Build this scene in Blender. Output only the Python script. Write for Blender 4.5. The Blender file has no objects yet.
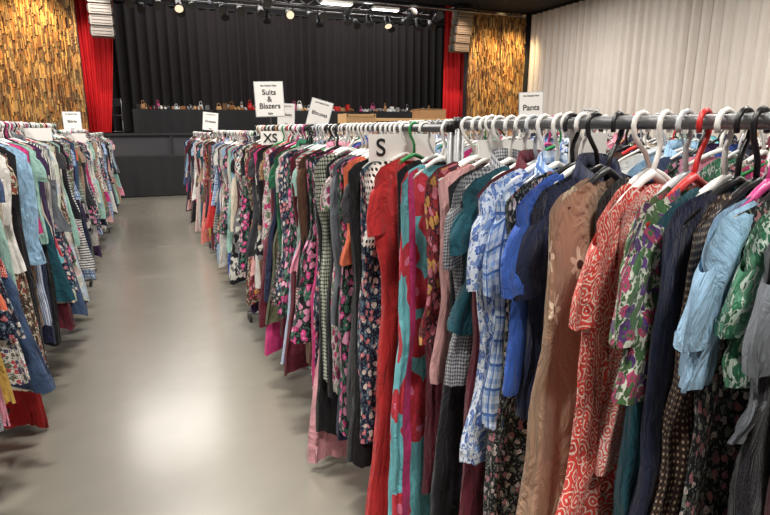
import bpy, math, random
from mathutils import Vector
random.seed(11)
R=random.random
def U(a,b): return a+(b-a)*R()
S=bpy.context.scene
COL=S.collection
try:
    S.view_settings.view_transform='Standard'
except Exception: pass

# ------------------------------------------------------------------ materials
def srgb(c):
    return tuple(((v/255.0)/12.92 if v/255.0<=0.04045 else (((v/255.0)+0.055)/1.055)**2.4) for v in c[:3])+(1,)
class NT:
    def __init__(s,name):
        s.m=bpy.data.materials.new(name); s.m.use_nodes=True
        s.n=s.m.node_tree.nodes; s.l=s.m.node_tree.links
        s.b=s.n['Principled BSDF']
    def node(s,t,**k):
        n=s.n.new(t)
        for a,b in k.items(): setattr(n,a,b)
        return n
    def link(s,a,b): s.l.new(a,b)
    def math(s,op,a,b=None,clamp=False):
        n=s.node('ShaderNodeMath',operation=op); n.use_clamp=clamp
        for i,v in enumerate((a,b)):
            if v is None: continue
            if isinstance(v,(int,float)): n.inputs[i].default_value=v
            else: s.link(v,n.inputs[i])
        return n.outputs[0]
    def mix(s,f,a,b):
        n=s.node('ShaderNodeMix',data_type='RGBA')
        if isinstance(f,(int,float)): n.inputs[0].default_value=f
        else: s.link(f,n.inputs[0])
        for i,v in ((6,a),(7,b)):
            if isinstance(v,tuple): n.inputs[i].default_value=v
            else: s.link(v,n.inputs[i])
        return n.outputs[2]
    def ramp(s,f,stops,const=False):
        n=s.node('ShaderNodeValToRGB'); cr=n.color_ramp
        if const: cr.interpolation='CONSTANT'
        while len(cr.elements)<len(stops): cr.elements.new(0.5)
        for e,(p,c) in zip(cr.elements,stops): e.position=p; e.color=c
        s.link(f,n.inputs[0]); return n.outputs[0]
def simple(name,c,rough=0.6,metal=0,noise=0.12,scale=8,bump=0,emit=0):
    t=NT(name); c=srgb(c)
    tc=t.node('ShaderNodeTexCoord')
    nz=t.node('ShaderNodeTexNoise'); nz.inputs['Scale'].default_value=scale; nz.inputs['Detail'].default_value=4
    t.link(tc.outputs['Object'],nz.inputs['Vector'])
    d=tuple(v*(1-noise) for v in c[:3])+(1,); e=tuple(min(1,v*(1+noise)) for v in c[:3])+(1,)
    t.link(t.mix(nz.outputs[0],d,e),t.b.inputs['Base Color'])
    t.b.inputs['Roughness'].default_value=rough; t.b.inputs['Metallic'].default_value=metal
    if bump:
        bp=t.node('ShaderNodeBump'); bp.inputs['Strength'].default_value=bump; bp.inputs['Distance'].default_value=0.01
        t.link(nz.outputs[0],bp.inputs['Height']); t.link(bp.outputs[0],t.b.inputs['Normal'])
    if emit:
        t.b.inputs['Emission Color'].default_value=c; t.b.inputs['Emission Strength'].default_value=emit
    return t.m
def fabric(name,kind,cols,scale=20,rough=0.85,size=0.3):
    t=NT(name); cols=[srgb(c) for c in cols]
    uv=t.node('ShaderNodeUVMap'); vec=uv.outputs[0]
    def sc(v,k):
        n=t.node('ShaderNodeVectorMath',operation='SCALE'); t.link(v,n.inputs[0]); n.inputs['Scale'].default_value=k; return n.outputs[0]
    def warp(v,k,a):
        n=t.node('ShaderNodeTexNoise'); n.inputs['Scale'].default_value=k; t.link(v,n.inputs['Vector'])
        s1=t.node('ShaderNodeVectorMath',operation='SUBTRACT'); t.link(n.outputs['Color'],s1.inputs[0]); s1.inputs[1].default_value=(.5,.5,.5)
        s2=sc(s1.outputs[0],a)
        s3=t.node('ShaderNodeVectorMath',operation='ADD'); t.link(v,s3.inputs[0]); t.link(s2,s3.inputs[1]); return s3.outputs[0]
    def vor(v,k,rnd=1,feat='F1'):
        n=t.node('ShaderNodeTexVoronoi',feature=feat); n.voronoi_dimensions='2D'
        n.inputs['Scale'].default_value=k; n.inputs['Randomness'].default_value=rnd; t.link(v,n.inputs['Vector']); return n
    sep=t.node('ShaderNodeSeparateXYZ'); t.link(vec,sep.inputs[0]); u,v=sep.outputs[0],sep.outputs[1]
    base=cols[0]
    if kind=='solid':
        out=t.mix(0.0,base,base)
    elif kind=='dots':
        n=vor(vec,scale,0.0 if len(cols)<3 else .8)
        out=t.mix(t.math('LESS_THAN',n.outputs['Distance'],size),base,cols[1])
        if len(cols)>2:
            n2=vor(vec,scale*1.7,1); out=t.mix(t.math('LESS_THAN',n2.outputs['Distance'],size*.6),out,cols[2])
    elif kind=='floral':
        w=warp(vec,scale*1.5,.9/scale)
        n=vor(w,scale,1)
        sx=t.node('ShaderNodeSeparateXYZ'); t.link(n.outputs['Color'],sx.inputs[0])
        k=len(cols)-1
        pal=t.ramp(sx.outputs[0],[(i/float(k),cols[i+1]) for i in range(k)],True)
        n3=vor(w,scale*2.3,1)
        leaf=t.math('LESS_THAN',n3.outputs['Distance'],size*.75)
        out=t.mix(leaf,base,cols[-1])
        out=t.mix(t.math('LESS_THAN',n.outputs['Distance'],size),out,pal)
        out=t.mix(t.math('LESS_THAN',n.outputs['Distance'],size*.3),out,cols[1 if k<2 else 2])
    elif kind=='embroidery':
        n=vor(vec,scale,.8)
        d=t.node('ShaderNodeVectorMath',operation='SUBTRACT'); t.link(vec,d.inputs[0]); t.link(n.outputs['Position'],d.inputs[1])
        sp=t.node('ShaderNodeSeparateXYZ'); t.link(d.outputs[0],sp.inputs[0])
        ang=t.math('ARCTAN2',sp.outputs[1],sp.outputs[0])
        pet=t.math('ADD',t.math('MULTIPLY',t.math('COSINE',t.math('MULTIPLY',ang,7)),.09),size)
        sx=t.node('ShaderNodeSeparateXYZ'); t.link(n.outputs['Color'],sx.inputs[0])
        on=t.math('GREATER_THAN',sx.outputs[0],.35)
        out=t.mix(t.math('MULTIPLY',t.math('LESS_THAN',n.outputs['Distance'],pet),on),base,cols[1])
        out=t.mix(t.math('MULTIPLY',t.math('LESS_THAN',n.outputs['Distance'],.07),on),out,cols[2])
    elif kind=='bigfloral':
        w=warp(vec,scale*1.2,.7/scale); n=vor(w,scale,.9)
        out=t.mix(t.math('LESS_THAN',n.outputs['Distance'],size),base,cols[1])
        out=t.mix(t.math('LESS_THAN',n.outputs['Distance'],size*.62),out,cols[2])
        out=t.mix(t.math('LESS_THAN',n.outputs['Distance'],size*.25),out,cols[3])
    elif kind=='stripe':
        out=t.mix(t.math('LESS_THAN',t.math('FRACT',t.math('MULTIPLY',u,scale)),size),base,cols[1])
    elif kind=='hstripe':
        out=t.mix(t.math('LESS_THAN',t.math('FRACT',t.math('MULTIPLY',v,scale)),size),base,cols[1])
    elif kind=='check':
        a=t.math('LESS_THAN',t.math('FRACT',t.math('MULTIPLY',u,scale)),size)
        b=t.math('LESS_THAN',t.math('FRACT',t.math('MULTIPLY',v,scale)),size)
        f=t.math('MULTIPLY',t.math('ADD',a,b),.5)
        out=t.mix(f,base,cols[1])
        if len(cols)>2:
            a2=t.math('LESS_THAN',t.math('FRACT',t.math('ADD',t.math('MULTIPLY',u,scale*.5),.3)),.12)
            b2=t.math('LESS_THAN',t.math('FRACT',t.math('ADD',t.math('MULTIPLY',v,scale*.5),.3)),.12)
            out=t.mix(t.math('MAXIMUM',a2,b2),out,cols[2])
    elif kind=='paisley':
        w=warp(vec,scale*.8,.8/scale); n=vor(w,scale,1)
        f=t.math('LESS_THAN',t.math('FRACT',t.math('MULTIPLY',n.outputs['Distance'],3.1)),size)
        out=t.mix(f,base,cols[1])
        if len(cols)>2:
            n2=vor(vec,scale*.4,1); out=t.mix(t.math('LESS_THAN',n2.outputs['Distance'],.22),out,cols[2])
    elif kind=='leopard':
        w=warp(vec,scale,.8/scale); n=vor(w,scale,1)
        a=t.math('LESS_THAN',n.outputs['Distance'],.42); b=t.math('LESS_THAN',n.outputs['Distance'],.2)
        out=t.mix(t.math('SUBTRACT',a,b),base,cols[1])
    elif kind=='block':
        n=vor(warp(vec,5,.08),scale,1)
        sx=t.node('ShaderNodeSeparateXYZ'); t.link(n.outputs['Color'],sx.inputs[0])
        out=t.ramp(sx.outputs[0],[(i/float(len(cols)),cols[i]) for i in range(len(cols))],True)
    nz=t.node('ShaderNodeTexNoise'); nz.inputs['Scale'].default_value=25; nz.inputs['Detail'].default_value=5; t.link(vec,nz.inputs['Vector'])
    hs=t.node('ShaderNodeHueSaturation'); t.link(out,hs.inputs['Color']); hs.inputs['Saturation'].default_value=.97
    t.link(t.math('ADD',t.math('MULTIPLY',nz.outputs[0],.3),.84),hs.inputs['Value'])
    t.link(hs.outputs[0],t.b.inputs['Base Color'])
    t.b.inputs['Roughness'].default_value=rough
    t.b.inputs['Sheen Weight'].default_value=.1
    t.b.inputs['Specular IOR Level'].default_value=.25
    n6=t.node('ShaderNodeTexNoise'); n6.inputs['Scale'].default_value=9; n6.inputs['Detail'].default_value=5; n6.inputs['Distortion'].default_value=.8; n6.inputs['Roughness'].default_value=.58
    mp=t.node('ShaderNodeMapping'); mp.inputs['Scale'].default_value=(1.6,.8,1); mp.inputs['Rotation'].default_value=(0,0,.5); t.link(vec,mp.inputs[0]); t.link(mp.outputs[0],n6.inputs['Vector'])
    wv=t.node('ShaderNodeTexNoise'); wv.inputs['Scale'].default_value=500; t.link(vec,wv.inputs['Vector'])
    hh=t.math('ADD',n6.outputs[0],t.math('MULTIPLY',wv.outputs[0],.04))
    bp=t.node('ShaderNodeBump'); bp.inputs['Strength'].default_value=.9; bp.inputs['Distance'].default_value=.045
    t.link(hh,bp.inputs['Height']); t.link(bp.outputs[0],t.b.inputs['Normal'])
    return t.m

F={}
def fb(k,*a,**kw): F[k]=fabric('fabric_'+k,*a,**kw)
W=(236,234,228); BK=(20,20,24); NV=(24,30,58)
fb('red','solid',[(200,32,34)]); fb('black','solid',[(20,20,24)]); fb('navy','solid',[(26,34,64)]); fb('white','solid',[(228,226,222)])
fb('cream','solid',[(218,206,186)]); fb('tan','solid',[(168,140,118)]); fb('royal','solid',[(40,84,172)]); fb('teal','solid',[(22,78,92)])
fb('ltblue','solid',[(150,190,222)]); fb('grey','solid',[(104,110,118)]); fb('charcoal','solid',[(58,58,64)]); fb('maroon','solid',[(96,24,42)])
fb('pink','solid',[(226,140,164)]); fb('magenta','solid',[(204,44,120)]); fb('purple','solid',[(62,40,80)]); fb('green','solid',[(34,100,70)])
fb('mint','solid',[(156,200,188)]); fb('orange','solid',[(230,108,70)]); fb('brown','solid',[(92,62,46)]); fb('blush','solid',[(220,166,166)])
fb('denim','solid',[(62,84,120)]); fb('olive','solid',[(88,88,62)]); fb('mustard','solid',[(190,152,60)])
fb('tulle','solid',[(214,150,160)])
fb('turqfloral','bigfloral',[(110,192,204),(196,30,54),(206,36,60),(236,120,160)],scale=6.5,size=.4)
fb('embroid','embroidery',[(166,134,110),(226,206,180),(84,50,44)],scale=8,size=.2)
fb('coralscroll','paisley',[(214,54,44),(238,206,190)],scale=40,size=.3)
fb('coralscroll2','paisley',[(222,92,84),(240,224,214)],scale=55,size=.42)
fb('gardenfloral','floral',[(206,208,194),(90,56,120),(70,112,66),(170,64,104),(70,100,60)],scale=46,size=.5)
fb('blueplaid','check',[(206,220,238),(116,152,206),(64,104,172)],scale=36,size=.4)
fb('bluefloral','floral',[(212,222,236),(70,100,170),(130,160,210),(90,120,180)],scale=34,size=.34)
fb('darkfloral','floral',[(22,22,28),(210,200,196),(170,110,120),(120,130,120)],scale=46,size=.3)
fb('navyfloral','floral',[(24,30,56),(210,120,130),(220,212,206),(90,120,140)],scale=30,size=.34)
fb('pinkfloral','floral',[(226,204,210),(206,64,120),(150,50,100),(110,146,110)],scale=24,size=.4)
fb('magfloral','floral',[(30,26,34),(204,56,130),(226,150,184),(60,110,90)],scale=24,size=.4)
fb('whitefloral','floral',[(230,228,222),(50,70,120),(190,80,86),(84,116,90)],scale=34,size=.34)
fb('beigefloral','floral',[(206,192,168),(70,50,44),(140,70,54),(60,60,50)],scale=30,size=.44)
fb('leaf','floral',[(196,216,202),(50,124,88),(96,162,128),(44,104,76)],scale=44,size=.44)
fb('redmust','floral',[(140,32,42),(200,152,70),(196,112,130),(60,34,42)],scale=30,size=.42)
fb('greendots','dots',[(46,66,56),(196,198,182)],scale=62,size=.42)
fb('bwdots','dots',[(20,20,24),(230,228,222)],scale=60,size=.3)
fb('wbdots','dots',[(230,228,222),(24,24,28)],scale=50,size=.3)
fb('browndots','dots',[(58,40,34),(184,160,134)],scale=90,size=.24)
fb('bwstripe','stripe',[(226,224,218),(34,36,44)],scale=60,size=.4)
fb('bluestripe','stripe',[(216,222,230),(86,120,176)],scale=80,size=.45)
fb('navyhs','hstripe',[(226,224,220),NV],scale=46,size=.4)
fb('redhs','hstripe',[(226,222,216),(180,54,56)],scale=60,size=.4)
fb('gingham','check',[(176,178,184),(58,60,70)],scale=110,size=.5)
fb('greenplaid','check',[(150,166,150),(44,72,62),(196,196,178)],scale=34,size=.45)
fb('leopard','leopard',[(168,132,96),(46,32,28)],scale=60)
fb('lace','paisley',[(16,16,22),(40,40,50)],scale=50,size=.4)
fb('abstract','block',[(34,44,80),(212,208,198),(176,66,74),(66,108,118)],scale=26)
fb('abstractbw','block',[(24,24,28),(216,214,206),(120,120,122)],scale=26)
fb('pastel','block',[(190,206,222),(222,200,196),(206,214,196),(230,226,218)],scale=14)
fb('scallop','paisley',[(226,222,216),(60,60,66)],scale=36,size=.3)

M_wh=simple('plastic_white',(224,222,218),.35,noise=.02); M_bk=simple('plastic_black',(20,20,22),.35)
M_pk=simple('plastic_pink',(180,60,120),.35); M_rd=simple('plastic_red',(190,40,40),.35); M_gn=simple('plastic_green',(40,130,70),.35)
M_ch=simple('chrome_metal',(150,150,152),.3,1.0); M_rail=simple('rail_steel',(120,120,122),.4,.8); M_wood=simple('wood_hanger',(180,134,88),.5)
M_card=simple('white_card',(232,230,226),.6,noise=.02); M_ink=simple('black_ink',(18,18,20),.7)
M_clr=simple('plastic_clear',(186,190,194),.2,noise=.02)

# ------------------------------------------------------------------ mesh builder
class MB:
    def __init__(s): s.v=[];s.f=[];s.mi=[];s.uv=[];s.mats=[];s.sm=[]
    def m(s,mat):
        if mat not in s.mats: s.mats.append(mat)
        return s.mats.index(mat)
    def grid(s,rows,mat,uvs=None,smooth=True):
        b=len(s.v); nc=len(rows[0]); k=s.m(mat)
        for i,r in enumerate(rows):
            for j,p in enumerate(r):
                s.v.append(p); s.uv.append(uvs[i][j] if uvs else (p[0]+p[1],p[2]))
        for i in range(len(rows)-1):
            for j in range(nc-1):
                a=b+i*nc+j; s.f.append((a,a+1,a+nc+1,a+nc)); s.mi.append(k); s.sm.append(smooth)
    def box(s,c,d,mat,rz=0):
        b=len(s.v); k=s.m(mat); ca,sa=math.cos(rz),math.sin(rz)
        for z in(-1,1):
            for y in(-1,1):
                for x in(-1,1):
                    px,py=x*d[0]/2,y*d[1]/2
                    p=(c[0]+px*ca-py*sa,c[1]+px*sa+py*ca,c[2]+z*d[2]/2); s.v.append(p); s.uv.append((p[0]+p[1],p[2]))
        for f in((0,2,3,1),(4,5,7,6),(0,1,5,4),(2,6,7,3),(0,4,6,2),(1,3,7,5)):
            s.f.append(tuple(b+i for i in f)); s.mi.append(k); s.sm.append(False)
    def tube(s,pts,r,mat,n=8,cap=True):
        pts=[Vector(p) for p in pts]; rr=r if isinstance(r,(list,tuple)) else [r]*len(pts)
        b=len(s.v); k=s.m(mat); ref=None
        for i,p in enumerate(pts):
            t=(pts[min(i+1,len(pts)-1)]-pts[max(i-1,0)]).normalized()
            if ref is None:
                ref=Vector((0,1,0)) if abs(t.y)<.9 else Vector((1,0,0))
            a=t.cross(ref)
            if a.length<1e-4: a=t.cross(Vector((.3,.2,.9)))
            a.normalize(); c=a.cross(t).normalized()
            for j in range(n):
                q=2*math.pi*j/n; w=p+(a*math.cos(q)+c*math.sin(q))*rr[i]; s.v.append(tuple(w)); s.uv.append((w.x+w.y,w.z))
        for i in range(len(pts)-1):
            for j in range(n):
                s.f.append((b+i*n+j,b+i*n+(j+1)%n,b+(i+1)*n+(j+1)%n,b+(i+1)*n+j)); s.mi.append(k); s.sm.append(True)
        if cap:
            s.f.append(tuple(b+j for j in reversed(range(n)))); s.mi.append(k); s.sm.append(False)
            e=b+(len(pts)-1)*n; s.f.append(tuple(e+j for j in range(n))); s.mi.append(k); s.sm.append(False)
    def obj(s,name,parent=None,loc=None):
        me=bpy.data.meshes.new(name); me.from_pydata(s.v,[],s.f)
        for m in s.mats: me.materials.append(m)
        me.polygons.foreach_set('material_index',s.mi); me.polygons.foreach_set('use_smooth',s.sm)
        uvl=me.uv_layers.new(name='UVMap')
        li=[0]*len(me.loops); me.loops.foreach_get('vertex_index',li)
        fl=[]
        for i in li: fl.extend(s.uv[i])
        uvl.data.foreach_set('uv',fl); me.update()
        o=bpy.data.objects.new(name,me); COL.objects.link(o)
        if parent: o.parent=parent
        return o

def lerpk(keys,t):
    for i in range(len(keys)-1):
        if t<=keys[i+1][0]:
            a,b=keys[i],keys[i+1]; f=(t-a[0])/(b[0]-a[0]); f=f*f*(3-2*f); return a[1]+(b[1]-a[1])*f
    return keys[-1][1]

AP=.078; SL=.34
def garment(mb,org,yaw,kind,L,mat,W0=.19,hem=.22,waist=None,sleeve=0,neck=.055,scoop=.05,fold=.012,dep=.026,hi=False,sway=0,trim=None,collar=False,placket=None,belt=None,flare=1.0):
    ca,sa=math.cos(yaw),math.sin(yaw)
    def T(x,y,z): return (org[0]+x*ca-y*sa, org[1]+x*sa+y*ca, org[2]+z)
    N=52 if hi else 22; RN=32 if hi else 11
    waist=waist or W0*.9
    if kind=='dress': wk=[(0,W0),(.1,W0*.97),(.35,waist),(.55,(waist+hem)*.5),(1,hem)]
    elif kind=='skirt': wk=[(0,W0*.8),(.05,W0*.8),(.5,hem*.92),(1,hem)]
    else: wk=[(0,W0),(.2,W0*.97),(.6,max(waist,W0*.92)),(1,hem)]
    k1=random.choice([3,4,5]); k2=random.choice([7,8,9,11]); p1,p2,p3=U(0,6.3),U(0,6.3),U(0,6.3); bend=U(-1.5,1.5)
    ho=U(0,100); vo=U(0,100)
    rows=[];uvs=[]; wav=.010 if kind=='dress' else .004; cr=.004 if hi else 0
    for i in range(RN):
        t=i/(RN-1); w=lerpk(wk,t); d=dep*(.35+.65*min(1,t*3.5))*(1+(.35*t if kind!='top' else 0))
        A=fold*(min(1,t*1.8))**1.1*flare
        row=[];uv=[]
        for j in range(N+1):
            ph=2*math.pi*j/N; c,s=math.cos(ph),math.sin(ph)
            cx=math.copysign(abs(c)**.8,c); sy=math.copysign(abs(s)**.75,s)
            q1=math.sin(k1*ph+p1+bend*t); q2=math.sin(k2*ph+p2-bend*t*1.3)
            fo=A*(.65*q1+.5*(1-2*abs(q2)**.8))
            x=w*cx+fo*.7*c+sway*t*t+wav*math.sin(t*7+p3)*t
            y=d*sy+fo*(1.0 if abs(s)>.2 else .5)*(s if abs(s)>.3 else .5)*1.3+.005*math.sin(x*22+p3+t*5)+.003*math.sin(x*60+t*17+p2)+cr*math.sin(x*30+t*26*L+p1)*math.sin(t*9+p2)
            x0=W0*cx; ax=abs(x0)
            if kind=='skirt': z0=-AP-.06
            else:
                z0=-AP-SL*ax-.5*max(0,ax-W0*.8)
                if ax<neck:
                    sc=scoop if s<0 else .012
                    z0=-AP-SL*neck-sc*math.sqrt(max(0,1-(ax/neck)**2))
            zh=-L-.010*math.sin(k1*ph+p2)*(1 if kind=='dress' else .5)-.03*c*math.copysign(1,sway if sway else 1)*(1 if kind=='dress' else .3)
            z=z0+(zh-z0)*t
            row.append(T(x,y,z)); uv.append((ho+j/N*.84,vo+z))
        rows.append(row);uvs.append(uv)
    mb.grid(rows,mat,uvs)
    jf=int(N*.75)
    if trim and hi:
        mb.grid([[ (p[0],p[1]-.004,p[2]) for p in r[int(N*.6):int(N*.6)+3]] for r in rows],trim)
    if placket:
        mb.grid([[ (p[0]+.003*sa,p[1]-.004,p[2]) for p in r[jf:jf+2]] for r in rows],mat,[u[jf:jf+2] for u in uvs])
        if hi:
            for i in range(1,RN-2,4):
                a=rows[i][jf]; mb.tube([(a[0]+.004,a[1]-.004,a[2]),(a[0]+.004,a[1]-.009,a[2])],.0055,placket,8)
    if collar:
        lo=[];top=[];out=[]
        for j in range(17):
            q=-math.pi/2+.25+(2*math.pi-.5)*j/16; c,s=math.cos(q),math.sin(q)
            fz=-.035 if s<0 else .012
            z=-AP-SL*neck+fz*abs(s)
            x=neck*c; y=.024*s
            lo.append(T(x*.95,y*.9,z)); top.append(T(x*1.0,y*1.1,z+.026)); e=1.25+(.35 if s<-.6 else 0); out.append(T(x*e,y*1.6-.006,z-.02-(.025 if s<-.75 else 0)))
        mb.grid([lo,top,out],mat,[[(ho+j*.02,vo+i*.03) for j in range(17)] for i in range(3)])
    if sleeve>0 and kind!='skirt':
        for sg in(-1,1):
            ns=12 if hi else 5; nc=24 if hi else 8
            ps=U(0,6); out=U(.012,.032); rs=[];us=[]; short=sleeve<.3; fw=U(-.015,.01)
            for i in range(ns+1):
                t=i/ns
                x=W0-.036+out*math.sin(min(1,t*1.4)*1.57)+(-.004 if short else -.03)*t
                z=-AP-SL*(W0-.03)-.04-(sleeve)*t
                wx=(.048-.004*t if short else .047-.018*t)*(1 if i>0 else .7)
                wy=(.012+.005*t) if short else .018
                tilt=.7*(1-t)**1.2+ (.30 if short else .05)
                yo=fw*t
                r=[];u_=[]
                for j in range(nc+1):
                    q=2*math.pi*j/nc; c,s=math.cos(q),math.sin(q)
                    wr=1+.07*math.sin(2*q+ps+1.2*t)*t
                    fy=.004*math.sin(5*q+ps+2*t)*t
                    xx=x+wx*math.copysign(abs(c)**.85,c)*wr; zz=z-wx*c*tilt*.7
                    r.append(T(sg*xx, yo+wy*s*wr+fy+.002*math.sin(6*t+ps), zz)); u_.append((ho+2+j/nc*.3,vo+z))
                rs.append(r);us.append(u_)
            mb.grid(rs,mat,us)
            if hi and short:
                l=rs[-1]; ins=[(p[0]+(rs[0][0][0]-p[0])*.02,p[1],p[2]+.02) for p in l]
                mb.grid([l,ins],mat,[us[-1],[(a,b+.02) for a,b in us[-1]]])

def hanger(mb,org,yaw,mat,r=.0042,n=8,kind=0,w=.19,dx=0):
    ca,sa=math.cos(yaw),math.sin(yaw)
    T=lambda x,z:(org[0]+x*ca,org[1]+x*sa,org[2]+z)
    fl=random.choice([-1,1])
    hr=.0215
    zc=.0127+r-hr
    pts=[(dx,-AP-.012),(dx*.45,-.055),(.006*fl+dx*.15,-.04),(.016*fl,-.024)]
    for i in range(9):
        a=math.radians(-35+i*(250/8)); pts.append((fl*hr*math.cos(a),zc+hr*math.sin(a)))
    hm=M_ch if kind==1 else mat
    hrad=r*.6 if kind==1 else r
    mb.tube([T(*p) for p in pts],hrad,hm,n)
    R2=r*1.35; o=-.014
    arm=[(-w+.012,-AP-SL*w+o-.006),(-w*.6,-AP-SL*w*.6+o),(-.03,-AP-.018),(0,-AP-.008),(.03,-AP-.018),(w*.6,-AP-SL*w*.6+o),(w-.012,-AP-SL*w+o-.006)]
    mb.tube([T(p[0]+dx,p[1]) for p in arm],[R2*.8,R2,R2*1.1,R2*1.25,R2*1.1,R2,R2*.8],mat,n)
    mb.tube([T(dx-w+.014,-AP-SL*w+o-.006),T(dx+w-.014,-AP-SL*w+o-.006)],r*.8,mat,6)

# ------------------------------------------------------------------ room
def concrete():
    t=NT('polished_concrete'); tc=t.node('ShaderNodeTexCoord')
    n1=t.node('ShaderNodeTexNoise'); n1.inputs['Scale'].default_value=.6; n1.inputs['Detail'].default_value=5; t.link(tc.outputs['Object'],n1.inputs['Vector'])
    n2=t.node('ShaderNodeTexNoise'); n2.inputs['Scale'].default_value=6; n2.inputs['Detail'].default_value=8; t.link(tc.outputs['Object'],n2.inputs['Vector'])
    f=t.math('ADD',t.math('MULTIPLY',n1.outputs[0],.8),t.math('MULTIPLY',n2.outputs[0],.2))
    c=t.ramp(f,[(.3,srgb((122,119,109))),(.5,srgb((131,127,117))),(.7,srgb((140,136,126)))])
    t.link(c,t.b.inputs['Base Color'])
    t.b.inputs['Roughness'].default_value=.26
    t.b.inputs['Specular IOR Level'].default_value=.8
    t.b.inputs['Coat Weight'].default_value=.35; t.b.inputs['Coat Roughness'].default_value=.2
    return t.m
M_floor=concrete()
M_wallg=simple('painted_wall_dark',(40,40,43),.8); M_ceil=simple('ceiling_black',(16,16,18),.9)
M_drape=simple('drape_grey',(220,212,205),.85,noise=.05,scale=3); M_dblack=simple('drape_black',(36,32,33),.9,noise=.2,scale=3)
M_dred=simple('drape_red',(200,12,22),.75,noise=.15,scale=3); M_stage=simple('stage_black',(60,60,66),.7)
M_cloth=simple('table_cloth_black',(22,22,26),.8)
woods=[simple('bark_wood_%d'%i,c,.75,noise=.5,scale=40,bump=.6) for i,c in enumerate([(168,116,60),(130,84,42),(194,150,84),(98,66,38),(166,130,82),(120,96,62)])]
M_ply=simple('plywood',(190,150,104),.6); M_cardb=simple('cardboard',(160,120,82),.8)

def slab(name,c,d,mat):
    m=MB(); m.box(c,d,mat); return m.obj(name)
XL,XR,YB,YS,YE=-6.0,11.5,-4.0,15.3,20.2
slab('floor',((XL+XR)/2,(YB+YE)/2,-.05),(XR-XL,YE-YB,.1),M_floor)
slab('wall_left',(XL-.1,(YB+YE)/2,3.1),(.2,YE-YB,6.4),M_wallg)
slab('wall_right',(XR+.1,(YB+YE)/2,3.1),(.2,YE-YB,6.4),M_wallg)
slab('wall_rear',((XL+XR)/2,YB-.1,3.1),(XR-XL+.4,.2,6.4),simple('painted_wall_light',(180,176,170),.8))
slab('wall_stage_back',((XL+XR)/2,YE+.1,3.1),(XR-XL+.4,.2,6.4),M_wallg)
m=MB(); m.box(((XL+XR)/2,(YB+YS)/2,5.1),(XR-XL,YS-YB,.1),M_ceil); m.box(((XL+XR)/2,(YS+YE)/2,6.35),(XR-XL,YE-YS,.1),M_ceil); m.box(((XL+XR)/2,YS+.03,5.75),(XR-XL,.06,1.2),M_ceil); m.obj('ceiling')
m=MB(); m.box(((XL-1.25)/2,YS+.25,2.6),(-1.25-XL,.16,5.0),M_wallg); m.box(((9.2+XR)/2,YS+.25,2.6),(XR-9.2,.16,5.0),M_wallg); m.obj('wall_proscenium')
def barkpanel(name,x0,x1,z0,z1,y):
    m=MB(); m.box(((x0+x1)/2,y-.02,(z0+z1)/2),(x1-x0,.04,z1-z0),woods[3])
    x=x0
    while x<x1-.012:
        w=min(U(.014,.04),x1-x); z=z0+U(-.3,0)
        while z<z1:
            h=U(.05,.3); a=max(z,z0); b=min(z+h,z1)
            if b>a+.01:
                d=U(.005,.09); m.box((x+w/2,y-.04-d/2,(a+b)/2),(w*.94,d,(b-a)-.004),random.choice(woods))
            z+=h
        x+=w
    return m.obj(name)
barkpanel('wood_bark_panel',-3.9,-1.25,0.0,5.03,YS+.13)
barkpanel('wood_bark_panel',9.2,11.2,0.0,5.03,YS+.13)

def drape(name,p0,p1,z0,z1,mat,period=.22,amp=.06,w_bot=None,parent=None):
    m=MB(); L=math.hypot(p1[0]-p0[0],p1[1]-p0[1]); dx,dy=(p1[0]-p0[0])/L,(p1[1]-p0[1])/L; nx,ny=-dy,dx
    n=int(L/period*10); rows=[]
    pj=[U(-.5,.5) for _ in range(int(L/period)+4)]
    for i in range(9):
        t=i/8; z=z1+(z0-z1)*t; row=[]
        for j in range(n+1):
            s=L*j/n; kx=s/period; ki=int(kx); ph=kx*2*math.pi+ .9*(pj[ki]*(1-(kx-ki))+pj[ki+1]*(kx-ki))
            a=amp*(.55+.45*t)*(1+.3*math.sin(kx*.9))
            o=a*(math.sin(ph)+.25*math.sin(2*ph+1+t))
            ss=s
            if w_bot is not None: 
                f=w_bot[0]+(w_bot[1]-w_bot[0])*(s/L); ss=s+(f-s)*(t**1.3)
            row.append((p0[0]+dx*ss+nx*o,p0[1]+dy*ss+ny*o,z))
        rows.append(row)
    m.grid(rows,mat); 
    m.tube([(p0[0],p0[1],z1+.02),(p1[0],p1[1],z1+.02)],.025,M_bk)
    return m.obj(name)
ST=1.46
drape('grey_drape_curtain',(XR-.19,YB+.1),(XR-.19,YS-.1),0.02,4.98,M_drape,.26,.09)
drape('black_stage_curtain',(-3.5,19.6),(XR-.3,19.6),ST+.03,5.25,M_dblack,.3,.08)
drape('red_stage_curtain',(-1.45,YS+.75),(-.42,YS+.75),ST+.03,5.3,M_dred,.15,.05,w_bot=(.15,.66))
drape('red_stage_curtain',(8.72,YS+.75),(9.6,YS+.75),ST+.03,5.3,M_dred,.15,.05)

# stage platform
m=MB(); m.box(((XL+XR)/2,(YS+.45+YE)/2,ST/2),(XR-XL-.06,YE-YS-.5,ST-.02),M_stage); m.box(((XL+XR)/2,YS+.44,ST-.02),(XR-XL-.06,.1,.05),M_wallg)
for k in range(12): m.box((XL+.8+k*1.45,YS+.405,ST/2),(.04,.03,ST-.1),M_wallg)
m.obj('stage')

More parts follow.
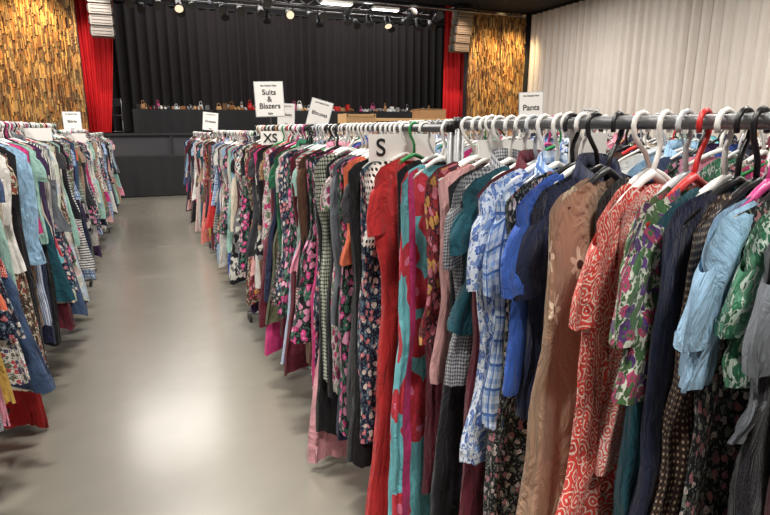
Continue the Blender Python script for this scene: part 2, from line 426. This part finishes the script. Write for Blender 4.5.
def table(name,x0,x1,y,z0,h,dep=.75,items=12,cloth=True):
    m=MB(); cx=(x0+x1)/2; w=x1-x0
    m.box((cx,y,z0+h-.02),(w,dep,.04),M_cloth)
    per=[(x0-.01,y-dep/2-.01),(x1+.01,y-dep/2-.01),(x1+.01,y+dep/2+.01),(x0-.01,y+dep/2+.01),(x0-.01,y-dep/2-.01)]
    rows=[[],[],[]]
    s=0
    for a,b in zip(per[:-1],per[1:]):
        L=math.hypot(b[0]-a[0],b[1]-a[1]); n=max(4,int(L/.06)); nx,ny=(b[1]-a[1])/L,-(b[0]-a[0])/L
        for j in range(n):
            f=j/n; o=.012*math.sin((s+L*f)*20)
            for i,zz in enumerate((z0+h+.002,z0+h*.5,z0+.02)):
                rows[i].append((a[0]+(b[0]-a[0])*f+nx*o*i,a[1]+(b[1]-a[1])*f+ny*o*i,zz))
        s+=L
    for r in rows: r.append(r[0])
    m.grid(rows,M_cloth); o=m.obj(name)
    if items:
        m=MB(); cm=[M_card,M_cardb,M_bk,M_wh,M_ply,M_rd,M_ch,M_clr,woods[1],woods[3],M_cardb,M_pk]
        for k in range(items):
            x=x0+.12+(w-.24)*(k+.5)/items+U(-.04,.04); bw,bd,bh=U(.08,.2),U(.08,.16),U(.05,.2); yy=y+(-.2 if k%2 else .2)+U(-.06,.06); zz=z0+h+.003; q=R(); mt=random.choice(cm)
            if q<.35:
                m.box((x,yy,zz+bh/2),(bw,bd,bh),mt,U(-.4,.4))
            elif q<.65:
                m.tube([(x,yy,zz),(x,yy,zz+bh*.5),(x,yy,zz+bh)],[bw*.55,bw*.5,bw*.36],mt,10)
                m.tube([(x+bw*.3*math.cos(a),yy,zz+bh+.09*math.sin(a)) for a in [i*math.pi/6 for i in range(7)]],.008,mt,5)
            else:
                for s in(-.05,.05):
                    m.tube([(x+s,yy+.1,zz+.05),(x+s,yy+.04,zz+.045),(x+s,yy-.06,zz+.03),(x+s,yy-.13,zz+.02)],[.035,.04,.036,.018],mt,8)
                    m.tube([(x+s,yy+.09,zz),(x+s,yy+.09,zz+.1)],[.012,.03],mt,6)
        m.obj('tabletop_merchandise')
table('draped_table',-.9,1.0,14.7,0,.95,.6,0)
TH=.62
for a,b in ((-.25,1.75),(1.85,3.85),(3.95,5.95),(6.05,7.95)): table('draped_table',a,b,16.6,ST,TH,.75,22)
table('draped_table',8.05,8.6,16.6,ST,TH,.75,5)

# folding chair on stage
m=MB(); cx,cy,cz=-.75,16.6,ST
for sx in(-.22,.22):
    m.tube([(cx+sx,cy-.22,cz),(cx+sx,cy+.1,cz+.5),(cx+sx,cy+.2,cz+.9)],.016,M_ch); m.tube([(cx+sx,cy+.25,cz),(cx+sx,cy-.1,cz+.46)],.016,M_ch)
m.box((cx,cy,cz+.46),(.44,.42,.03),M_wallg); m.box((cx,cy+.19,cz+.8),(.44,.03,.2),M_wallg)
m.tube([(cx-.22,cy-.2,cz+.05),(cx+.22,cy-.2,cz+.05)],.01,M_ch)
m.obj('folding_chair')

# line array speakers (slatted fronts)
M_spk=simple('speaker_body',(138,131,124),.6); M_spk2=simple('speaker_body_tan',(122,98,72),.6); M_slot=simple('speaker_slot',(60,56,52),.7)
def speaker(x,z0,n,mat):
    m=MB(); top=z0+n*.23+.04
    for k in range(n):
        zz=z0+.11+k*.23; yy=YS-.35+.045*(n-k)
        m.box((x,yy,zz),(.46,.4,.215),mat)
        for q in range(3): m.box((x,yy-.203,zz-.07+q*.07),(.4,.01,.012),M_slot)
        for s in(-.245,.245): m.box((x+s,yy-.05,zz),(.03,.2,.15),M_slot)
    m.box((x,YS-.25,top),(.5,.5,.04),M_bk)
    for s in(-.2,.2): m.tube([(x+s,YS-.3,top),(x+s,YS-.3,5.048)],.012,M_ch)
    m.obj('line_array_speaker')
speaker(-.7,3.65,5,M_spk); speaker(8.74,3.78,5,M_spk2)

# lighting pipes and stage lights
M_emit=simple('lamp_lens_lit',(255,250,240),.4,noise=0,emit=9); M_emit2=simple('lamp_lens_dim',(255,236,200),.4,noise=0,emit=.8)
M_can=simple('fixture_grey',(70,70,74),.45,.4)
m=MB()
for (yy,zz) in ((16.4,4.95),(17.6,5.05)):
    m.tube([(-3,yy,zz),(10.9,yy,zz)],.04,M_ch)
    for x in range(-2,11,2): m.tube([(x,yy,zz),(x,yy,6.3)],.012,M_bk)
for x in [a*.5-2.5 for a in range(26)]:
    m.tube([(x,16.4,4.95),(x+.25,16.4,5.15),(x+.5,16.4,4.95)],.018,M_ch,6)
m.tube([(-3,16.4,5.15),(10.9,16.4,5.15)],.03,M_ch)
m.tube([(-1.5,14.6,4.8),(10.6,14.6,4.8)],.035,M_ch)
for x in range(-1,11,2): m.tube([(x,14.6,4.8),(x,14.6,5.04)],.012,M_bk)
m.obj('lighting_truss')
def can(x,y,z,tilt,lit=0):
    m=MB(); d=Vector((0,-math.cos(tilt),-math.sin(tilt))); p=Vector((x,y,z-.24)); 
    m.tube([p-d*.16,p-d*.12,p+d*.08,p+d*.18],[.05,.085,.095,.115],M_can,14); m.tube([p+d*.181,p+d*.186],[.105,.105],(M_slot,M_emit2)[lit],14)
    for s in(-1,1): m.tube([(x+s*.11,y,z-.24),(x+s*.11,y,z-.1),(x,y,z-.05)],.012,M_can,6)
    m.tube([(x,y,z-.06),(x,y,z+.035)],.025,M_can,8); m.obj('stage_light')
for k,x in enumerate([-.1,.5,1.0,1.4,2.1,2.7,3.2,3.9,4.5,5.0,5.7,6.3,6.9,7.5,8.0,8.5]): can(x+U(-.1,.1),16.4,4.95,U(.2,1.1),1 if k%5==2 else 0)
for x in (.2,1.2,2.4,3.6,5.2,6.4,7.6): can(x,17.6,5.05,U(.3,1.2))
for x in (.6,1.7,3.0,5.1,6.9,7.7): can(x,14.6,4.8,U(-.6,.2),0)
def panel_light(x,y,z,w=.5,d=.12):
    m=MB(); m.box((x,y,z),(w,d,.06),M_wh); m.box((x,y,z-.034),(w-.04,d-.02,.01),M_emit); m.tube([(x,y,z+.03),(x,y,5.04)],.01,M_bk); m.obj('ceiling_strip_light')
panel_light(4.4,13.4,4.46,.75,.2); panel_light(5.9,14.0,4.55,.7,.18)

# ------------------------------------------------------------------ racks
def rack(x,y0,y1,z):
    m=MB()
    m.tube([(x,y0,z),(x,y1,z)],.0127,M_rail,12)
    for y in(y0,y1):
        m.tube([(x,y,.09),(x,y,z+.004)],.014,M_rail,10); m.tube([(x-.15,y,.075),(x+.15,y,.075)],.014,M_rail,10)
        m.tube([(x,y,z-.012),(x,y,z+.02)],.019,M_bk,10)
        for s in(-.14,.14):
            m.tube([(x+s-.01,y,.025),(x+s+.01,y,.025)],.025,M_bk,14); m.tube([(x+s,y,.04),(x+s,y,.08)],.01,M_rail,8)
    m.tube([(x,y0,.14),(x,y1,.14)],.01,M_rail,8)
    return m.obj('clothing_rack')

HM=[M_wh]*9+[M_clr]*4+[M_bk]*4+[M_gn,M_rd,M_wood,M_pk]
dark=['black','navy','black','charcoal','darkfloral','navyfloral','lace','bwdots','maroon','purple','teal','magfloral','navy','denim','black','abstractbw','browndots','grey','darkfloral','magfloral']
mid=['red','royal','grey','green','magenta','pinkfloral','leopard','greendots','greenplaid','abstract','redmust','olive','brown','orange','coralscroll','pink','denim','leaf','mustard','turqfloral','coralscroll2','magenta','pinkfloral','magenta','redmust','pink']
light=['white','cream','ltblue','mint','whitefloral','bluefloral','blueplaid','pastel','blush','wbdots','bwstripe','bluestripe','navyhs','redhs','gingham','beigefloral','tan','scallop','whitefloral','gardenfloral','pinkfloral','white','ltblue']
def fill(name,x,z,y0,y1,step,weights,hi=False,side=-1,dress=.6,lmax=1.38):
    mb=MB(); hb=MB(); y=y0
    while y<y1:
        pal=random.choices([dark,mid,light],weights)[0]; mat=F[random.choice(pal)]
        yaw=U(-.3,.3)+side*-.1
        r=R(); org=(x,y,z); dx=U(-.025,.025); ogg=(x+dx*math.cos(yaw),y+dx*math.sin(yaw),z)
        if r<dress: kw=dict(kind='dress',L=U(.9,lmax),hem=U(.13,.26),waist=U(.12,.165),sleeve=random.choice([0,0,0,.14,.16,.42]),scoop=U(.04,.12),fold=U(.01,.022))
        elif r<.94: kw=dict(kind='top',L=U(.6,.92),hem=U(.17,.215),waist=U(.155,.18),sleeve=random.choice([0,.14,.17,.46,.5]),collar=R()<.4,fold=U(.007,.013))
        else: kw=dict(kind='skirt',L=U(.75,1.1),hem=U(.18,.23),fold=.018)
        garment(mb,ogg,yaw,mat=mat,W0=U(.15,.19),dep=U(.018,.03),hi=hi,sway=U(-.04,.04)+side*.012,placket=(M_wh if kw.get('collar') else None),**kw)
        hanger(hb,org,yaw,random.choice(HM),r=.0045 if R()<.8 else .003,n=6,kind=1 if R()<.1 else 0,w=.15,dx=dx)
        y+=step*U(.6,1.4)
    o=mb.obj(name); h=hb.obj('hangers',parent=o)
RX=.82
for a,b,z in ((-.9,1.405,1.61),(1.45,4.55,1.6),(4.63,7.8,1.555),(7.88,11.0,1.52)): rack(RX,a,b,z)
def hero(name,y,mat,kind,L,hm=M_wh,x=RX,z=None,yaw=0,r=.0045,hk=0,rx=RX,**kw):
    if z is None: z=1.61 if y<1.43 else 1.6
    dx=(x-rx)/math.cos(yaw)
    mb=MB(); garment(mb,(rx+dx*math.cos(yaw),y+dx*math.sin(yaw),z),yaw,kind,L,F[mat],hi=True,**kw); o=mb.obj(name)
    hb=MB(); hanger(hb,(rx,y,z),yaw,hm,r=r,n=10,kind=hk,w=kw.get('W0',.19)-.025,dx=dx); hb.obj('hanger',parent=o)
D='dress';Tp='top'
hero('red_dress',1.70,'red',D,1.38,M_gn,yaw=.25,W0=.17,waist=.12,hem=.165,sleeve=.17,scoop=.03,fold=.012,sway=-.05)
hero('black_dress',1.62,'black',D,1.1,M_wh,yaw=.05,x=.86,W0=.14,waist=.13,hem=.14,sway=.02)
hero('turquoise_floral_maxi_dress',1.48,'turqfloral',D,1.46,M_wh,yaw=.3,x=.8,W0=.165,waist=.155,hem=.2,scoop=.12,trim=F['magenta'],sway=-.02)
hero('maroon_dress',1.36,'maroon',D,1.15,M_wh,yaw=.0,x=.85,W0=.15,hem=.15)
hero('red_patterned_blouse',1.31,'redmust',Tp,.6,M_wh,yaw=.15,W0=.165,hem=.17,scoop=.1)
hero('pink_blouse',1.27,'blush',Tp,.7,M_wh,yaw=.1,x=.84,W0=.16,hem=.17,sleeve=0)
hero('black_maxi_dress',1.21,'lace',D,1.35,M_wh,yaw=.1,x=.84,W0=.17,hem=.2)
hero('gingham_shirt',1.16,'gingham',Tp,.64,M_wh,yaw=.18,W0=.18,hem=.19,sleeve=.16,collar=True,placket=M_wh)
hero('teal_blouse',1.115,'teal',Tp,.5,M_wh,yaw=.05,x=.84,W0=.18,hem=.2,sleeve=.12)
hero('maroon_shirt_dress',1.075,'maroon',D,1.2,M_clr,yaw=.1,x=.84,W0=.175,hem=.2,placket=M_wh,collar=True)
hero('blue_floral_blouse',1.035,'bluefloral',Tp,.78,M_wh,yaw=.15,W0=.18,hem=.21,sleeve=.18)
hero('blue_plaid_shirt',.985,'blueplaid',Tp,.66,M_wh,yaw=.22,W0=.185,hem=.2,sleeve=.17,collar=True,placket=M_wh)
hero('navy_floral_dress',.945,'darkfloral',D,1.2,M_bk,yaw=.08,x=.83,W0=.175,hem=.2)
hero('royal_blue_blouse',.915,'royal',Tp,.55,M_wh,yaw=.22,W0=.185,hem=.19,sleeve=.15,scoop=.05)
hero('navy_shirt',.88,'navy',Tp,.6,M_bk,yaw=.12,x=.84,W0=.18,hem=.19,sleeve=.16,collar=True)
hero('embroidered_tan_dress',.82,'embroid',D,1.44,M_bk,yaw=.34,x=.79,W0=.17,waist=.175,hem=.24,scoop=.1,fold=.018,sway=-.05)
hero('black_sleeveless_dress',.765,'black',D,1.1,M_wh,yaw=.1,x=.86,W0=.14,hem=.16)
hero('coral_scroll_tunic',.715,'coralscroll',Tp,.76,M_wh,yaw=.3,x=.79,W0=.17,hem=.215,sleeve=.15,fold=.016)
hero('coral_scallop_blouse',.675,'coralscroll2',Tp,.6,M_clr,yaw=.15,x=.84,W0=.16,hem=.17)
hero('garden_floral_blouse',.64,'gardenfloral',Tp,.42,M_rd,yaw=.28,x=.80,W0=.18,hem=.19,sleeve=.15,scoop=.08)
hero('dark_teal_dress',.605,'teal',D,1.0,M_wh,yaw=.1,x=.84,W0=.165,hem=.18,dep=.018)
hero('navy_dress',.575,'navy',D,1.35,M_bk,yaw=.12,x=.82,W0=.17,hem=.22,fold=.018,dep=.02)
hero('brown_dotted_blouse',.55,'browndots',Tp,.74,M_bk,yaw=.15,x=.83,W0=.16,hem=.19,dep=.016)
hero('light_blue_blouse',.52,'ltblue',Tp,.36,M_pk,yaw=.25,x=.80,W0=.17,hem=.18,sleeve=.12,dep=.018,scoop=.08)
hero('small_floral_dress',.5,'darkfloral',D,1.3,M_bk,yaw=.15,x=.82,W0=.16,hem=.24,fold=.018,dep=.02)
hero('leaf_print_blouse',.475,'leaf',Tp,.34,M_bk,yaw=.2,x=.83,W0=.16,hem=.17,sleeve=.1,dep=.016)
hero('grey_tshirt',.445,'grey',Tp,.4,M_bk,yaw=.24,x=.82,W0=.17,hem=.18,sleeve=.12,dep=.016)
hero('black_lace_dress',.42,'lace',D,1.35,M_wh,yaw=.15,x=.82,W0=.165,hem=.27,fold=.022,dep=.018,sway=-.02)
hero('maroon_maxi_dress',.385,'maroon',D,1.35,M_bk,yaw=.12,x=.84,W0=.165,hem=.23,dep=.018)
hero('purple_blouse',.35,'purple',Tp,.7,M_bk,yaw=.1,x=.87,W0=.165,hem=.19,dep=.016)
hero('black_blouse',.3,'black',Tp,.7,M_bk,yaw=.1,x=.87,W0=.165,hem=.19,dep=.016)
# further along
hero('polka_dot_blouse',1.77,'wbdots',Tp,.4,M_wh,yaw=.15,W0=.16,hem=.17)
hero('dark_patterned_dress',1.82,'navyfloral',D,1.2,M_wh,yaw=.1,W0=.16,hem=.17)
hero('black_jersey_dress',1.86,'black',D,1.3,M_wh,yaw=.1,x=.8,W0=.165,hem=.18)
hero('grey_dress',1.9,'charcoal',D,1.15,M_wh,yaw=.1,W0=.17,hem=.18,sleeve=.16)
hero('orange_tank_top',1.95,'orange',Tp,.5,M_wh,yaw=.2,x=.79,W0=.15,hem=.17)
hero('black_wrap_dress',2.0,'magfloral',D,1.25,M_wh,yaw=.1,x=.8,W0=.165,hem=.18)
hero('navy_midi_dress',2.05,'navy',D,1.3,M_clr,yaw=.1,W0=.165,hem=.18)
hero('grey_cardigan',2.1,'grey',Tp,.8,M_wh,yaw=.1,W0=.165,hem=.18,sleeve=.46)
hero('pink_floral_dress',2.15,'pinkfloral',D,1.15,M_wh,yaw=.1,W0=.165,hem=.18,sleeve=.15)
hero('black_cocktail_dress',2.19,'lace',D,1.2,M_wh,yaw=.1,W0=.165,hem=.18)
hero('green_dotted_maxi_dress',2.25,'greendots',D,1.12,M_wh,yaw=.25,x=.77,W0=.165,waist=.12,hem=.15,fold=.014)
hero('pink_tulle_gown',2.33,'tulle',D,1.57,M_wh,yaw=.1,W0=.12,waist=.09,hem=.22,fold=.03,flare=1.3)
hero('black_gown',2.29,'black',D,1.4,M_wh,yaw=.1,x=.8,W0=.165,hem=.18)
hero('navy_gown',2.4,'navyfloral',D,1.35,M_wh,yaw=.1,W0=.165,hem=.19)
fill('hanging_dresses',RX,1.6,2.45,4.5,.037,(6,3.6,2.4),hi=True)
fill('hanging_dresses',RX,1.555,4.68,7.75,.042,(5,2.8,3.8))
fill('hanging_dresses',RX,1.52,7.93,10.95,.052,(5,2,4))
fill('hanging_dresses',RX,1.61,-.85,.26,.06,(5,1,1))
# second rack row, back to back
for a,b,z in ((.2,3.4,1.625),(3.5,7.2,1.61),(7.3,10.8,1.54)): rack(1.5,a,b,z); fill('hanging_blouses',1.5,z,a+.05,b-.05,.045,(4,3,4),dress=.3,side=1)
for a,b,z in ((1.2,4.6,1.62),(4.7,8.1,1.59)): 
    rack(3.0,a,b,z); fill('hanging_trousers',3.0,z,a+.05,b-.05,.06,(6,2,3),dress=.2)
    rack(3.7,a,b,z); fill('hanging_blazers',3.7,z,a+.05,b-.05,.07,(6,2,2),dress=.1,side=1)
# left rows
LX=-.8
for a,b,z in ((.0,2.2,1.62),(2.28,6.3,1.62),(6.4,9.6,1.56),(9.7,12.8,1.5)):
    rack(LX,a,b,z)
fill('hanging_dresses',LX,1.62,.05,2.16,.055,(5,2,3),hi=False,side=1,lmax=1.25)
fill('hanging_dresses',LX,1.62,2.33,3.02,.05,(2,1,6),hi=True,side=1,lmax=1.2)
L0=[('cream_lace_dress',3.06,'cream',D,1.26,.18,{}),('white_blouse',3.12,'white',Tp,.7,.18,dict(sleeve=.3,collar=True)),
('floral_wrap_dress',3.2,'beigefloral',D,1.34,.18,dict(sleeve=.16,hem=.22)),('red_gown',3.28,'red',D,1.57,.12,dict(hem=.2,fold=.03,x=LX-.04)),
('black_satin_dress',3.34,'black',D,1.35,.175,{}),('white_dotted_blouse',3.4,'wbdots',Tp,.66,.17,dict(sleeve=.16)),('black_midi_dress',3.46,'darkfloral',D,1.3,.18,{}),
('light_blue_shirt',3.53,'ltblue',Tp,.75,.19,dict(sleeve=.48,collar=True)),('leopard_dress',3.6,'leopard',D,1.1,.17,{}),('black_white_blouse',3.66,'abstractbw',Tp,.7,.18,dict(sleeve=.45)),
('blue_striped_dress',3.73,'bluestripe',D,1.15,.18,dict(sleeve=.16)),('pink_top',3.79,'magenta',Tp,.62,.165,{}),('navy_sheath_dress',3.84,'navy',D,1.3,.17,{}),('mint_blouse',3.9,'mint',Tp,.7,.18,dict(sleeve=.16)),('black_pleated_dress',3.96,'black',D,1.35,.17,{})]
for n,y,mt,kd,L,w,k in L0: 
    k=dict(k); k.setdefault('hem',w+.01); k.setdefault('x',LX+U(-.02,.02)); hero(n,y,mt,kd,L,random.choice([M_wh,M_wh,M_clr,M_bk]),z=1.62,yaw=U(-.35,.05),W0=w,rx=LX,**k)
fill('hanging_dresses',LX,1.62,4.02,6.25,.04,(4.5,3,5.5),hi=False,side=1)
fill('hanging_dresses',LX,1.56,6.45,9.55,.05,(5,2.5,4),side=1)
fill('hanging_dresses',LX,1.5,9.75,12.75,.06,(5,2.5,3),side=1)
for a,b,z in ((3.2,6.4,1.64),(6.5,12.6,1.54)):
    rack(-1.5,a,b,z); fill('hanging_blouses',-1.5,z,a+.05,b-.05,.07,(4,2,4),dress=.3)

# ------------------------------------------------------------------ size cards and signs
def text(body,loc,size,parent,rot=(math.pi/2,0,0)):
    c=bpy.data.curves.new('lettering','FONT'); c.body=body; c.size=size; c.align_x='CENTER'; c.align_y='CENTER'; c.extrude=.0006; c.space_line=.9; c.offset=size*.014
    c.materials.append(M_ink); o=bpy.data.objects.new('lettering',c); COL.objects.link(o); o.location=loc; o.rotation_euler=rot; o.parent=parent; return o
def sizecard(t,x,y,z,w=.27,h=.085,off=-.06,yaw=0,drop=.02):
    m=MB(); m.box((0,0,0),(w,.004,h),M_card); m.tube([(-off,.004,h/2-.01),(-off,.004,h/2+drop)],.006,M_wh); 
    m.tube([(-off+.02*math.cos(a),.004,h/2+drop+.02*math.sin(a)) for a in [i*math.pi/6 for i in range(13)]],.004,M_wh,6)
    o=m.obj('size_divider_card'); o.location=(x+off,y,z-h/2-drop); o.rotation_euler=(0,0,yaw)
    if t: text(t,(-w*.33 if len(t)<2 else -w*.2,-.004,-.002),h*.9,o)
sizecard('S',RX,1.77,1.6,.25,.09,-.01)
sizecard('XS',RX,3.62,1.6,.2,.085,-.05)
sizecard('',RX,1.24,1.61,.2,.045,.06,drop=.04); sizecard('',RX,.95,1.61,.1,.1,.05)
sizecard('M',LX,4.7,1.62,.3,.09,.03)
sizecard('L',LX,7.3,1.56,.28,.1,.03)
def sign(t,x,y,z,zr,tilt=0,w=.225,h=.27,ts=.054,yaw=0):
    m=MB(); m.box((0,0,0),(w,.006,h),M_card); m.box((0,.004,0),(w+.012,.006,h+.012),M_clr)
    m.tube([(0,.012,h/2-.03),(0,.012,-(z-zr)-.0)],.006,M_ch); m.box((0,.012,-(z-zr)),(.03,.03,.05),M_bk)
    o=m.obj('category_sign'); o.location=(x,y-.0,z); o.rotation_euler=(0,tilt,yaw)
    if t:
        text('the Nearly New',(0,-.005,h*.4),.02,o); text(t,(0,-.005,.0),ts,o); text('Sale',(0,-.005,-h*.42),.025,o)
sign('Suits\n&\nBlazers',.965,4.75,1.83,1.57,-.03,ts=.06,yaw=-.1)
sign('Jackets',1.62,7.0,1.76,1.6,.05,w=.2,h=.26,ts=.05,yaw=-.2)
sign('Blouses',1.55,5.3,1.73,1.6,.28,w=.2,h=.25,ts=.05,yaw=-.2)
sign('Pants',2.98,3.95,1.765,1.61,-.04,w=.19,h=.24,ts=.065,yaw=-.4)
sign('Dresses',.87,8.5,1.69,1.53,.1,w=.2,h=.24,ts=.045)
sign('Skirts',-.82,8.0,1.68,1.56,.0,w=.19,h=.22,ts=.045)
sign('Tops',3.7,4.05,1.68,1.6,.1,w=.14,h=.18,ts=.04,yaw=-.5)

# wooden counter with box
m=MB(); m.box((4.9,9.2,.87),(3.3,.05,1.7),M_ply); m.box((4.9,9.25,1.74),(3.4,.5,.05),M_ply)
for x in(3.4,6.4): m.box((x,9.45,.86),(.06,.06,1.72),M_ply)
m.obj('wooden_counter')
m=MB(); m.box((4.75,9.25,1.84),(.5,.35,.14),M_cardb); m.box((4.75,9.25,1.915),(.5,.06,.004),M_ply); m.box((4.62,9.25,1.925),(.25,.36,.01),M_cardb); m.box((4.88,9.25,1.925),(.25,.36,.01),M_cardb); m.obj('cardboard_box')
# tall wooden shelf unit between the rack rows
m=MB()
for x in(2.12,2.46): m.box((x,6.3,.88),(.025,.3,1.76),M_ply)
for z in(.06,.6,1.15,1.74): m.box((2.29,6.3,z),(.34,.3,.03),M_ply)
m.box((2.29,6.44,.88),(.34,.015,1.74),M_ply); m.box((2.29,6.16,1.62),(.34,.015,.2),M_ply)
m.obj('wooden_shelf_unit')

# ------------------------------------------------------------------ lights
def area(x,y,z,sx,sy,p,col=(1,.95,.875),name='ceiling_lamp'):
    m=MB(); m.box((x,y,z+.05),(sx+.06,sy+.06,.08),M_bk); o=m.obj(name)
    l=bpy.data.lights.new('lamp','AREA'); l.shape='RECTANGLE'; l.size=sx; l.size_y=sy; l.energy=p; l.color=col
    lo=bpy.data.objects.new('lamp',l); COL.objects.link(lo); lo.location=(x,y,z); lo.parent=o
for x,y in ((-2.5,1),(-2.5,6),(-2.5,11),(.1,-1.5),(.1,2.5),(.1,7),(4,1),(4,6),(4,11.5),(8.3,1),(8.3,6),(8.3,11.5)):
    area(x,y,4.9,.7,.35,185 if x<2 else (120 if x<5 else 190))
area(.1,12.0,4.9,1.8,1.6,130)
def spot(x,y,z,tx,ty,tz,p,ang,col):
    l=bpy.data.lights.new('spot','SPOT'); l.energy=p; l.spot_size=ang; l.color=col; l.shadow_soft_size=.08; l.spot_blend=.8
    o=bpy.data.objects.new('accent_spotlight',l); COL.objects.link(o); o.location=(x,y,z); o.rotation_euler=(Vector((tx,ty,tz))-Vector((x,y,z))).to_track_quat('-Z','Y').to_euler()
for x in(-2.1,9.8,10.7): spot(x,14.3,4.98,x,15.4,3.3,480 if x<0 else 390,1.2,(1,.73,.36))
spot(-3.2,14.3,4.98,-3.2,15.4,3.3,280,1.1,(1,.73,.36))
area(2.5,18.2,6.2,5,.5,140,(1,.93,.88),'stage_fill_light'); area(7.5,18.2,6.2,4,.5,120,(1,.93,.88),'stage_fill_light')  # added fill above the stage so the black curtain folds show
spot(-.9,13.8,4.95,-.8,16.1,3.2,300,.7,(1,.88,.8)); spot(8.2,13.8,4.95,9.2,16.1,3.2,300,.6,(1,.88,.8))
for x in(1.5,4.2,7): spot(x,14.3,4.95,x,16.6,2.2,160,.9,(1,.9,.8))
for x,y,z in((4.4,13.4,4.4),(5.9,14.0,4.5),(1.5,13.6,4.3)):
    l=bpy.data.lights.new('truss_fill_light','POINT'); l.energy=14; l.shadow_soft_size=.1; o=bpy.data.objects.new('truss_fill_light',l); COL.objects.link(o); o.location=(x,y+1.0,z)  # added point fills that brighten pipes and fixtures, not real lamps
w=bpy.data.worlds.new('world'); S.world=w; w.use_nodes=True; w.node_tree.nodes['Background'].inputs[0].default_value=(.5,.5,.52,1); w.node_tree.nodes['Background'].inputs[1].default_value=.3

# ------------------------------------------------------------------ camera
cd=bpy.data.cameras.new('camera'); cam=bpy.data.objects.new('camera',cd); COL.objects.link(cam); S.camera=cam
cd.sensor_width=36; cd.lens=26.0; cd.clip_start=.03; cd.clip_end=100
cam.location=(0,0,1.6); cam.rotation_euler=(math.radians(90-13.11),0,math.radians(-22.8))
